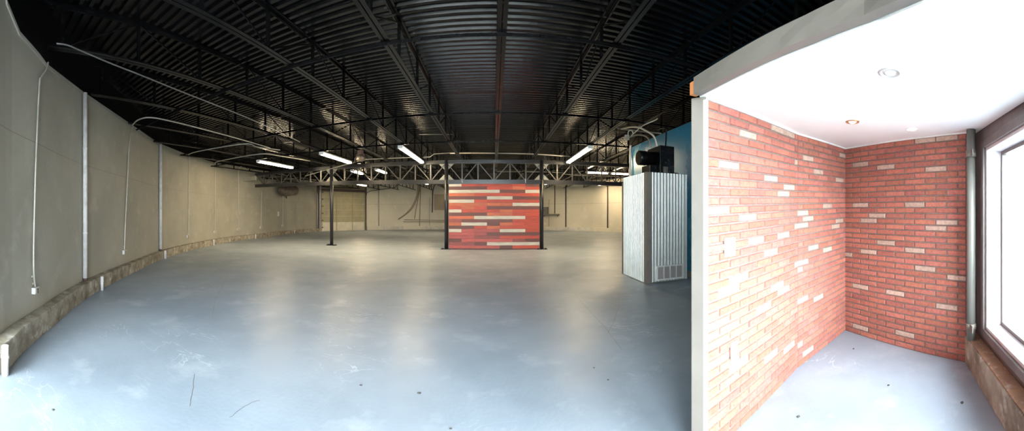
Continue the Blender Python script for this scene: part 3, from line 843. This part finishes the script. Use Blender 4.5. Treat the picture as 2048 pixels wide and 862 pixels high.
mb = MB(); mb.obox(pa, u, n, -.45, -.12, .0, .16, .0, 4.4); mb.build('side_jamb', M['rust'], gd)
mb = MB(); mb.obox(pa, u, n, GL + .0, GL + .07, .0, .16, .0, zt + .6); mb.build('side_jamb', M['rust'], gd)
for s_ in (-.1, GL - .06):
    mb = MB(); mb.obox(pa, u, n, s_ + .02, s_ + .09, .1, .16, .0, zt + .02); mb.build('track', M['grey'], gd)
for k in range(6):
    zz = .3 + (zt - .3) * k / 5.2
    mb = MB(); mb.obox(pa, u, n, GL * .02, GL * .02 + .16, .105, .13, zz, zz + .08); mb.build('hinge', M['pebble'], gd)

# ------------------------------------------------------------------ far wall pipes, hoses, boxes
def fpts(pts, d=.06, pl=None): return [on_wall(wallF, x, y, d) for x, y in pts]
def fpipe(label, pts, r, m_, name='conduit', cat='conduit', grp=None, sm=False, d=.06):
    w = fpts(pts, d); w = smooth_pts(w, 5) if sm else w
    mb = MB(); mb.tube(w, r, 8); return tag(mb.build(name, M[m_], origin=w[-1]), label, cat, grp)
fpipe('brown pipe looping from the garage door top up to the truss', [(730.5, 455), (731, 400), (733, 386), (740, 382), (790, 375), (797, 366)], .03, 'rust')
fpipe('pair-width grey pipe up the far wall right of the garage door', [(757, 452), (757, 366)], .045, 'conduit')
fpipe('straight dark pipe up the far wall behind the hanging hoses', [(839, 452), (840, 410), (841, 366)], .035, 'hose')
fpipe('black hook-shaped pipe on the far wall left of the plank panel', [(864.5, 425), (865, 400), (866, 380), (869, 371), (875, 368), (885, 372), (892, 382)], .05, 'rust', sm=True, d=.1)
fpipe('pale bent pipe above the tan patch on the far wall', [(852, 371), (860, 372), (864, 378), (864.5, 390)], .03, 'hose', sm=True)
fpipe('thin conduit up the far wall under the black hook pipe', [(859, 452), (859.5, 396)], .02, 'conduit')
fpipe('long thin tan rail on the far wall, upper of two', [(808, 439.5), (895, 440.5)], .025, 'hose', name='wall_rail', cat='rail', grp='thin rails low on the far wall')
fpipe('long thin tan rail on the far wall, lower of two', [(806, 443.5), (895, 443.7)], .025, 'hose', name='wall_rail', cat='rail', grp='thin rails low on the far wall')
fpipe('long tan hose curving down and left on the far wall', [(839, 369), (836, 388), (829, 408), (817, 424), (796, 438.5)], .05, 'hose', name='hose', cat='hose', sm=True, d=.12)
fpipe('second tan hose hugging the long curved one on the far wall', [(836, 369), (833, 390), (824, 411), (812, 426), (799, 436)], .03, 'hose', name='hose', cat='hose', sm=True, d=.2)
fpipe('short tan hose hanging almost straight on the far wall', [(840, 373), (836, 395), (832, 415), (828.5, 438)], .035, 'hose', name='hose', cat='hose', sm=True, d=.28)
q0 = on_wall(wallF, 868, 404, 0); q1 = on_wall(wallF, 889, 404, 0)
uu = (q1 - q0); uu.z = 0; Lq = uu.length; uu.normalize(); n2_ = Vector((uu.y, -uu.x, 0))
mb = MB(); mb.obox(Vector((q0.x, q0.y, 0)), uu, n2_, 0, Lq, .012, .03, EYE + (HY - 420) * 31.8 / F, EYE + (HY - 388) * 31.8 / F)
tag(mb.build('wall_sheet', M['patch'], origin=(q0.x, q0.y, 2)), 'tan square sheet on the far wall left of the plank panel', 'wall panel')
fpipe('thin pipe on the far wall just right of the plank panel', [(1110, 427), (1110, 371)], .035, 'rust')
fpipe('dark full-height pipe on the far wall, middle of the right bay', [(1132, 454), (1132, 371)], .055, 'rust')
fpipe('dark full-height pipe on the far wall nearest the corrugated enclosure', [(1216, 456), (1216, 371)], .055, 'rust')
fpipe('thin conduit dropping from the grey electrical box', [(1098, 452), (1098, 399)], .02, 'conduit')
q0 = on_wall(wallF, 1086, 420, 0); q1 = on_wall(wallF, 1119, 420, 0); uu = q1 - q0; uu.z = 0; Lq = uu.length; uu.normalize(); n3 = Vector((uu.y, -uu.x, 0))
qb = Vector((q0.x, q0.y, 0)); zz = lambda y: EYE + (HY - y) * 29.8 / F
sh = thing('wall_shelf', 'narrow grey shelf on the far wall right of the plank panel', 'shelf', (q0.x, q0.y, zz(431)))
mb = MB(); mb.obox(qb, uu, n3, -.3, Lq, .0, .35, zz(431), zz(428)); mb.build('board', M['wrap'], sh)
for a_ in (.15, Lq - .15):
    mb = MB(); mb.obox(qb, uu, n3, a_, a_ + .04, .0, .3, zz(431) - .08, zz(431)); mb.build('bracket', M['wrap'], sh)
bxo = thing('electrical_box', 'grey electrical box standing on the far wall shelf', 'electrical box', (q0.x, q0.y, zz(428)))
mb = MB(); mb.obox(qb, uu, n3, -.1, .52, .01, .25, zz(428) + .001, zz(414)); mb.build('housing', M['grey'], bxo, bevel=.01)
mb = MB(); mb.obox(qb, uu, n3, .08, .34, .25, .27, zz(424), zz(417)); mb.build('cover_plate', M['wrap'], bxo)
mb = MB(); mb.obox(qb, uu, n3, .15, .19, .27, .3, zz(421), zz(420)); mb.build('handle', M['pebble'], bxo)

# small motor unit hanging over the truss, left-centre
c = PY(721, 315, 12.9)
o = thing('ceiling_heater', 'small brown motor unit hanging above the truss between two strip lamps', 'heater', (c.x, c.y, c.z))
mb = MB(); mb.lathe(c, [(.06, -.2), (.15, -.16), (.17, 0), (.15, .16), (.06, .2)], 18, 'x'); mb.build('motor_drum', M['foil'], o)
mb = MB(); mb.box(c.x - .1, c.x + .1, c.y - .1, c.y + .1, c.z + .14, c.z + .3); mb.build('bracket', M['rust'], o)
mb = MB(); mb.tube([(c.x, c.y, c.z + .3), (c.x, c.y, JB)], .02, 8); mb.build('hanger_rod', M['black'], o)
mb = MB(); mb.tube([(c.x - .17, c.y, c.z + .02), (c.x - .26, c.y, c.z - .02), (c.x - .26, c.y, c.z - .2)], .03, 8); mb.build('elbow', M['foil'], o)

# overhead conduits
def ocon(label, pts, r, m_='conduit', sm=False):
    w = [Vector(p) for p in pts]; w = smooth_pts(w, 5) if sm else w
    mb = MB(); mb.tube(w, r, 8); return tag(mb.build('conduit', M[m_], origin=w[-1]), label, 'conduit', 'conduits under the roof joists')
JZ = JB - .068
def hp(x, y, z=JZ):   # point at height z seen at column x,row y
    r = (z - EYE) * F / (HY - y); return PR(x, r, z)
M['dkcon'] = mat('dark_dusty_conduit', (.16, .155, .145), .35, metal=.3)
ocon('long grey conduit starting on the wall beside the second kinked conduit and following the joists', [hp(265, 250), hp(276, 240), hp(300, 235), hp(345, 243), hp(420, 262), hp(510, 287), hp(540, 296)], .016, 'conduit', True)
ocon('long grey conduit highest on the left, following the joists to the back', [hp(113, 87), hp(137, 91), hp(170, 105), hp(250, 138), hp(380, 190), hp(512, 243), hp(600, 284)], .011, 'dkcon', True)
ocon('pale conduit running crosswise just before the truss, left half', [PY(610, 352, 13.5), PY(730, 319, 13.5), PY(860, 314, 13.5), PY(868, 308, 13.5), PY(900, 306, 13.5)], .017)
ocon('bright pale conduit running crosswise just before the truss, above the plank panel', [PY(900, 306.5, 13.5), PY(1065, 308, 13.5), PY(1140, 313, 13.5)], .026)
ocon('short grey conduit crosswise below the deck left of centre', [PY(838, 269, 10.6), PY(905, 269, 10.6)], .012, 'dkcon')
ocon('grey conduit crossing from the left wall to the leftmost strip lamp', [hp(377, 309), hp(395, 303), hp(470, 290), hp(500, 288), hp(515, 294), hp(560, 300)], .018, 'conduit', True)
ocon('thin grey conduit below the lamps near the left end of the truss', [hp(430, 327), hp(440, 322), hp(520, 308), hp(560, 312), hp(620, 322)], .02, 'conduit', True)
ocon('pale conduit crossing behind the truss web over the right half', [PY(992, 343, 20), PY(1100, 344, 20), PY(1150, 350, 20), PY(1245, 353, 20)], .045)

# ------------------------------------------------------------------ corrugated enclosure
EX0, EX1, EY0, EY1, EZ = 3.16, 4.17, 6.32, 7.62, 2.40
en = thing('corrugated_enclosure', 'tall enclosure clad in corrugated galvanised sheet with a white vent grille', 'enclosure', (EX0, EY0, 0))
def corr(p, q, nrm, z0, z1, pitch=.078, amp=.022):
    p = Vector(p); q = Vector(q); nrm = Vector(nrm); L_ = (q - p).length; u = (q - p).normalized(); mb = MB()
    prof = []; s = 0
    seq = [(0, 0), (.010, .1), (.018, .75), (.028, 1), (.038, .75), (.046, .1), (.056, 0)]
    while s < L_:
        for ds, h in seq:
            if s + ds < L_: prof.append((s + ds, h * amp))
        s += pitch
    prof.append((L_, 0))
    n0 = len(mb.v)
    for s_, h in prof:
        w = p + u * s_ + nrm * h
        mb.v += [(w.x, w.y, z0), (w.x, w.y, z1)]
    for i in range(len(prof) - 1):
        a = n0 + 2 * i; mb.f.append((a, a + 2, a + 3, a + 1)); mb.c.append(None); mb.smooth.append(False)
    return mb
mb = MB(); mb.box(EX0 + .02, EX1 - .01, EY0 + .02, EY1 - .005, 0, EZ - .02); mb.build('core', M['grey'], en)
corr((EX0, EY1, 0), (EX0, EY0 + .08, 0), (-1, 0, 0), .012, EZ).build('side_sheet', M['galv'], en)
corr((EX0 + .1, EY0, 0), (EX1, EY0, 0), (0, -1, 0), .03, EZ).build('front_sheet', M['galv'], en)
mb = MB(); mb.box(EX0 - .02, EX0 + .115, EY0 - .02, EY0 - .016, 0, EZ); mb.box(EX0 - .02, EX0 - .016, EY0 - .016, EY0 + .1, 0, EZ); o = mb.build('corner_flashing', M['wrap'], en)
mb = MB(); mb.box(EX0 - .02, EX0 + .0, EY1 - .03, EY1 + .07, 0, EZ - .12); mb.build('end_flashing', M['wrap'], en)
mb = MB(); mb.box(EX1 - .05, EX1 + .005, EY0 - .02, EY0 - .016, 0.02, EZ); mb.build('edge_flashing', M['galv'], en)
# vent grille on the front face
vx0 = math.tan((1312.5 - PX0) / F) * (EY0 - .03); vx1 = math.tan((1366.5 - PX0) / F) * (EY0 - .03); vz0, vz1 = .06, .37
vg = MB(); yv0, yv1 = EY0 - .045, EY0 - .015
vg.box(vx0, vx1, yv0, yv1, vz0, vz0 + .025); vg.box(vx0, vx1, yv0, yv1, vz1 - .025, vz1)
vg.box(vx0, vx0 + .03, yv0, yv1, vz0 + .025, vz1 - .025); vg.box(vx1 - .03, vx1, yv0, yv1, vz0 + .025, vz1 - .025)
for k in (1, 2, 3):
    xm = vx0 + .03 + (vx1 - vx0 - .06) * k / 4; vg.box(xm - .008, xm + .008, yv0, yv1, vz0 + .025, vz1 - .025)
v = vg.build('vent_grille', M['white'], en); v['label'] = 'white vent grille'
mb = MB(); zz_ = vz0 + .03
while zz_ < vz1 - .03:
    mb.hexa([(vx0 + .03, yv0 + .012, zz_), (vx1 - .03, yv0 + .012, zz_), (vx1 - .03, yv1, zz_ + .006), (vx0 + .03, yv1, zz_ + .006)],
            [(vx0 + .03, yv0 + .012, zz_ + .004), (vx1 - .03, yv0 + .012, zz_ + .004), (vx1 - .03, yv1, zz_ + .010), (vx0 + .03, yv1, zz_ + .010)]); zz_ += .0115
s_ = mb.build('slats', M['vent'], en); s_.parent = v

# ------------------------------------------------------------------ blower on top of the enclosure
bl = thing('blower_unit', 'black boxy blower with a round intake drum on top of the corrugated enclosure', 'blower', (3.7, 6.8, EZ))
mb = MB(); mb.box(3.60, 3.98, 6.54, 7.18, EZ - .002, 3.06); mb.build('housing', M['black'], bl, bevel=.012)
mb = MB(); mb.lathe((3.2, 6.86, 2.79), [(.15, 0), (.168, .015), (.168, .18), (.16, .19), (.16, .40)], 32, 'x'); mb.build('intake_drum', M['black'], bl)
mb = MB(); mb.box(3.40, 3.599, 6.66, 7.08, EZ - .002, 2.62); mb.build('mount_plinth', M['black'], bl, bevel=.008)
mb = MB(); mb.box(3.99, 4.13, 6.6, 6.9, EZ - .002, EZ + .07); mb.build('foot_bracket', M['rust'], bl)
mb = MB(); mb.lathe((3.985, 6.9, 2.76), [(.16, 0), (.19, .02), (.19, .08), (.12, .12)], 24, 'x'); mb.build('outlet_collar', M['galv'], bl)
mb = MB(); mb.box(3.68, 3.80, 6.532, 6.539, 2.43, 2.58); o = mb.build('rating_plate', M['foil'], bl)
def bp_(x, y, Y): return PY(x, y, Y)
for lab, pts, r, m_ in (
    ('grey flexible conduit arching left from the blower top', [bp_(1315, 295, 6.8), bp_(1309, 275, 6.8), bp_(1298, 265, 6.9), bp_(1280, 256, 7.2), bp_(1262, 254, 7.6), bp_(1243, 258, 8.2)], .022, 'conduit'),
    ('dark flexible conduit arching low from the blower top', [bp_(1302, 295.5, 6.9), bp_(1298, 280, 6.9), bp_(1290, 272, 7.0), bp_(1275, 270, 7.4), bp_(1260, 274, 7.8)], .018, 'dkcon'),
    ('black conduit rising from the blower\'s right and hooking over', [bp_(1331, 297, 6.8), bp_(1332.5, 262, 6.8), bp_(1330, 257, 6.8), bp_(1325, 256, 6.9), bp_(1316, 259, 7.2)], .018, 'black'),
    ('grey conduit sloping across above the blower', [bp_(1235, 257, 8.6), bp_(1270, 261, 8.0), bp_(1322, 267, 7.3)], .02, 'dkcon'),
    ('bright thin conduit slanting up to a bracket above the blower', [bp_(1262, 272, 7.6), bp_(1285, 252, 7.2), bp_(1309, 241, 6.9), bp_(1315, 237, 6.8)], .014, 'conduit')):
    w = smooth_pts(pts, 5); mb = MB(); mb.tube(w, r, 8)
    tag(mb.build('conduit', M[m_], origin=w[0]), lab, 'conduit', 'conduits around the blower')
c = bp_(1254, 275, 7.8)
mb = MB(); mb.box(c.x - .05, c.x + .05, c.y - .04, c.y + .04, c.z - .06, c.z + .06); ob = thing('junction_box', 'small pale junction box hanging left of the blower', 'box', c)
mb.build('box', M['conduit'], ob)
w = smooth_pts([bp_(1256, 270, 7.8), bp_(1257, 263, 7.8), bp_(1261, 261, 7.8), bp_(1265, 263, 7.8), bp_(1266, 268, 7.8)], 4)
mb = MB(); mb.tube(w, .014, 8); mb.build('whip', M['conduit'], ob)
w = smooth_pts([Vector((4.45, 10.15, .2)), Vector((4.45, 10.15, 3.0)), Vector((4.45, 10.15, 3.6)), Vector((4.43, 10.1, 3.7)), Vector((4.4, 10.0, 3.76))], 5)
mb = MB(); mb.tube(w, .03, 10); tag(mb.build('conduit', M['whitepipe'], origin=w[0]), 'pale pipe up the far end of the blue wall', 'conduit')

# ------------------------------------------------------------------ alcove details
def on_seg(p, q, x, y, d):
    r, w, t, n = ray_hit([p, q], x); n = Vector((t.y, -t.x, 0)); w2 = w + n * d; rr = math.hypot(w2.x, w2.y)
    return Vector((w2.x, w2.y, EYE + (HY - y) * rr / F)), t, n
c, t, n = on_seg(A0, A1, 1456, 494, .012)
o = thing('blank_plate', 'white square blank cover plate on the brick wall, higher of two', 'wall plate', c)
mb = MB(); mb.obox(Vector((c.x, c.y, 0)), t, n, -.06, .06, 0, .008, c.z - .062, c.z + .062); mb.build('plate', M['white'], o, bevel=.002)
for sx in (-1, 1):
    for sz in (-1, 1):
        mb = MB(); mb.obox(Vector((c.x, c.y, 0)), t, n, sx * .035 - .003, sx * .035 + .003, .008, .0095, c.z + sz * .045 - .003, c.z + sz * .045 + .003); mb.build('screw', M['grey'], o)
c, t, n = on_seg(A0, A1, 1464, 703, .012)
o = thing('wall_outlet', 'white double outlet low on the brick wall', 'outlet', c)
mb = MB(); mb.obox(Vector((c.x, c.y, 0)), t, n, -.037, .037, 0, .008, c.z - .066, c.z + .066); mb.build('plate', M['white'], o, bevel=.002)
for s in (-1, 1):
    mb = MB(); mb.obox(Vector((c.x, c.y, 0)), t, n, -.017, .017, .008, .011, c.z + s * .028 - .018, c.z + s * .028 + .018); s1 = mb.build('socket', M['whitepipe'], o)
    for q in (-.007, .007):
        mb = MB(); mb.obox(Vector((c.x, c.y, 0)), t, n, q - .0013, q + .0013, .011, .0115, c.z + s * .028 - .004, c.z + s * .028 + .008); z_ = mb.build('slot', M['pebble'], o); z_.parent = s1
def can_light(label, X, Y, R, lit, ringm):
    z = ceil_z(X)
    o = thing('recessed_light', label, 'ceiling light', (X, Y, z), 'recessed lights in the alcove ceiling')
    mb = MB(); prof = [(R, -.001), (R * .98, -.007), (R * .78, -.010), (R * .72, -.004), (R * .60, -.003)]
    seg = 32; n0 = 0
    for rr, h in prof:
        for k in range(seg):
            a = 2 * math.pi * k / seg; mb.v.append((X + rr * math.cos(a), Y + rr * math.sin(a), z + h))
    for i in range(len(prof) - 1):
        for k in range(seg):
            a = i * seg + k; b_ = i * seg + (k + 1) % seg; mb.f.append((a, b_, b_ + seg, a + seg)); mb.c.append(None); mb.smooth.append(True)
    mb.build('trim_ring', ringm, o)
    mb = MB(); mb.lathe((X, Y, z), [(R * .50, -.0015), (R * .48, -.009), (R * .3, -.014), (R * .1, -.016)], 24); mb.build('bulb', M['bulb'] if lit else M['lens'], o)
M['copper'] = mat('copper_ring', (.45, .22, .11), .35, metal=.6)
M['ringgrey'] = mat('pale_ring', (.55, .53, .5), .4)
can_light('unlit pale recessed ceiling light nearest the camera', 1.59, .618, .062, False, M['ringgrey'])
can_light('lit recessed ceiling light with a copper-coloured ring, near the brick corner', 2.47, 1.30, .058, True, M['copper'])
can_light('lit recessed ceiling light with a white ring near the back brick wall', 3.0, .945, .058, True, M['white'])

# downpipe in the window corner
p0 = PR(1942, 3.20)
o = thing('corner_pipe', 'grey vertical pipe in the corner between the brick wall and the window', 'pipe', (p0.x, p0.y, .29))
zt = ceil_z(p0.x) - .005
mb = MB(); mb.tube([(p0.x, p0.y, .286), (p0.x, p0.y, zt)], .045, 22); mb.build('pipe', M['grey'], o)
for zz_ in (EYE + (HY - 308) * 3.2 / F, EYE + (HY - 652) * 3.2 / F):
    if zz_ < .4: zz_ = .42
    mb = MB(); mb.tube([(p0.x, p0.y, zz_ - .03), (p0.x, p0.y, zz_ + .03)], .051, 22)
    mb.obox(p0, SU, SN, .04, .12, -.02, -.012, zz_ - .03, zz_ + .03); mb.build('bracket', M['wrap'], o)
# debris and chips on the floor
for i, (x, y, s, tx) in enumerate([(722, 771, .016, 'left of the bright floor patch'), (838, 787, .018, 'near the bottom centre of the floor'), (106, 820, .014, 'near the left curb'), (901, 858, .012, 'at the bottom edge of the view'), (1188, 736, .012, 'right of centre on the blue floor'), (1216, 760, .011, 'right of centre, nearer the alcove post'), (1707, 698, .015, 'in the alcove near the brick corner'), (1777, 771, .015, 'in the middle of the alcove floor'), (1924, 806, .018, 'in the alcove near the window curb'), (1597, 834, .015, 'in the alcove near the left bricks')]):
    r = EYE * F / (y - HY); c = PR(x, r)
    mb = MB(); nn_ = len(mb.v)
    import math as _m
    k = 7; mb.v.append((c.x, c.y, s * .7))
    for q in range(k):
        a = 2 * math.pi * q / k; f_ = random.uniform(.6, 1.2); mb.v.append((c.x + s * f_ * math.cos(a), c.y + s * .7 * f_ * math.sin(a), s * .35))
    for q in range(k):
        a = 2 * math.pi * q / k; f_ = random.uniform(.6, 1.0); mb.v.append((c.x + s * f_ * math.cos(a), c.y + s * .7 * f_ * math.sin(a), 0.0005))
    for q in range(k):
        r2 = (q + 1) % k
        mb.f.append((0, 1 + q, 1 + r2)); mb.f.append((1 + q, 1 + k + q, 1 + k + r2, 1 + r2)); mb.c += [None, None]; mb.smooth += [False, False]
    tag(mb.build('debris_chip', M['pebble'], origin=(c.x, c.y, 0)), 'tiny dark chip of debris on the floor, ' + tx, 'debris', 'debris chips on the floor')

# hairline cracks in the floor slab
for k, pts in enumerate([[(457, 543), (446, 570), (432, 596), (425, 632)], [(389, 748), (387, 775), (380, 812)], [(1238, 610), (1229, 640), (1214, 668)], [(1130, 560), (1160, 600), (1205, 650), (1245, 700)], [(520, 800), (490, 812), (460, 835)]]):
    w = [PR(x, EYE * F / (y - HY)) for x, y in pts]; w = smooth_pts(w, 5); w = [p + Vector((random.uniform(-.006, .006), random.uniform(-.006, .006), 0)) for p in w]
    mb = MB()
    for a, b_ in zip(w, w[1:]):
        d = (b_ - a).normalized(); nn_ = Vector((-d.y, d.x, 0)) * .0022
        mb.quad([a - nn_ + Vector((0, 0, .0006)), b_ - nn_ + Vector((0, 0, .0006)), b_ + nn_ + Vector((0, 0, .0006)), a + nn_ + Vector((0, 0, .0006))])
    struct(mb.build('trim_%d' % (14 + k), M['dkcon']))
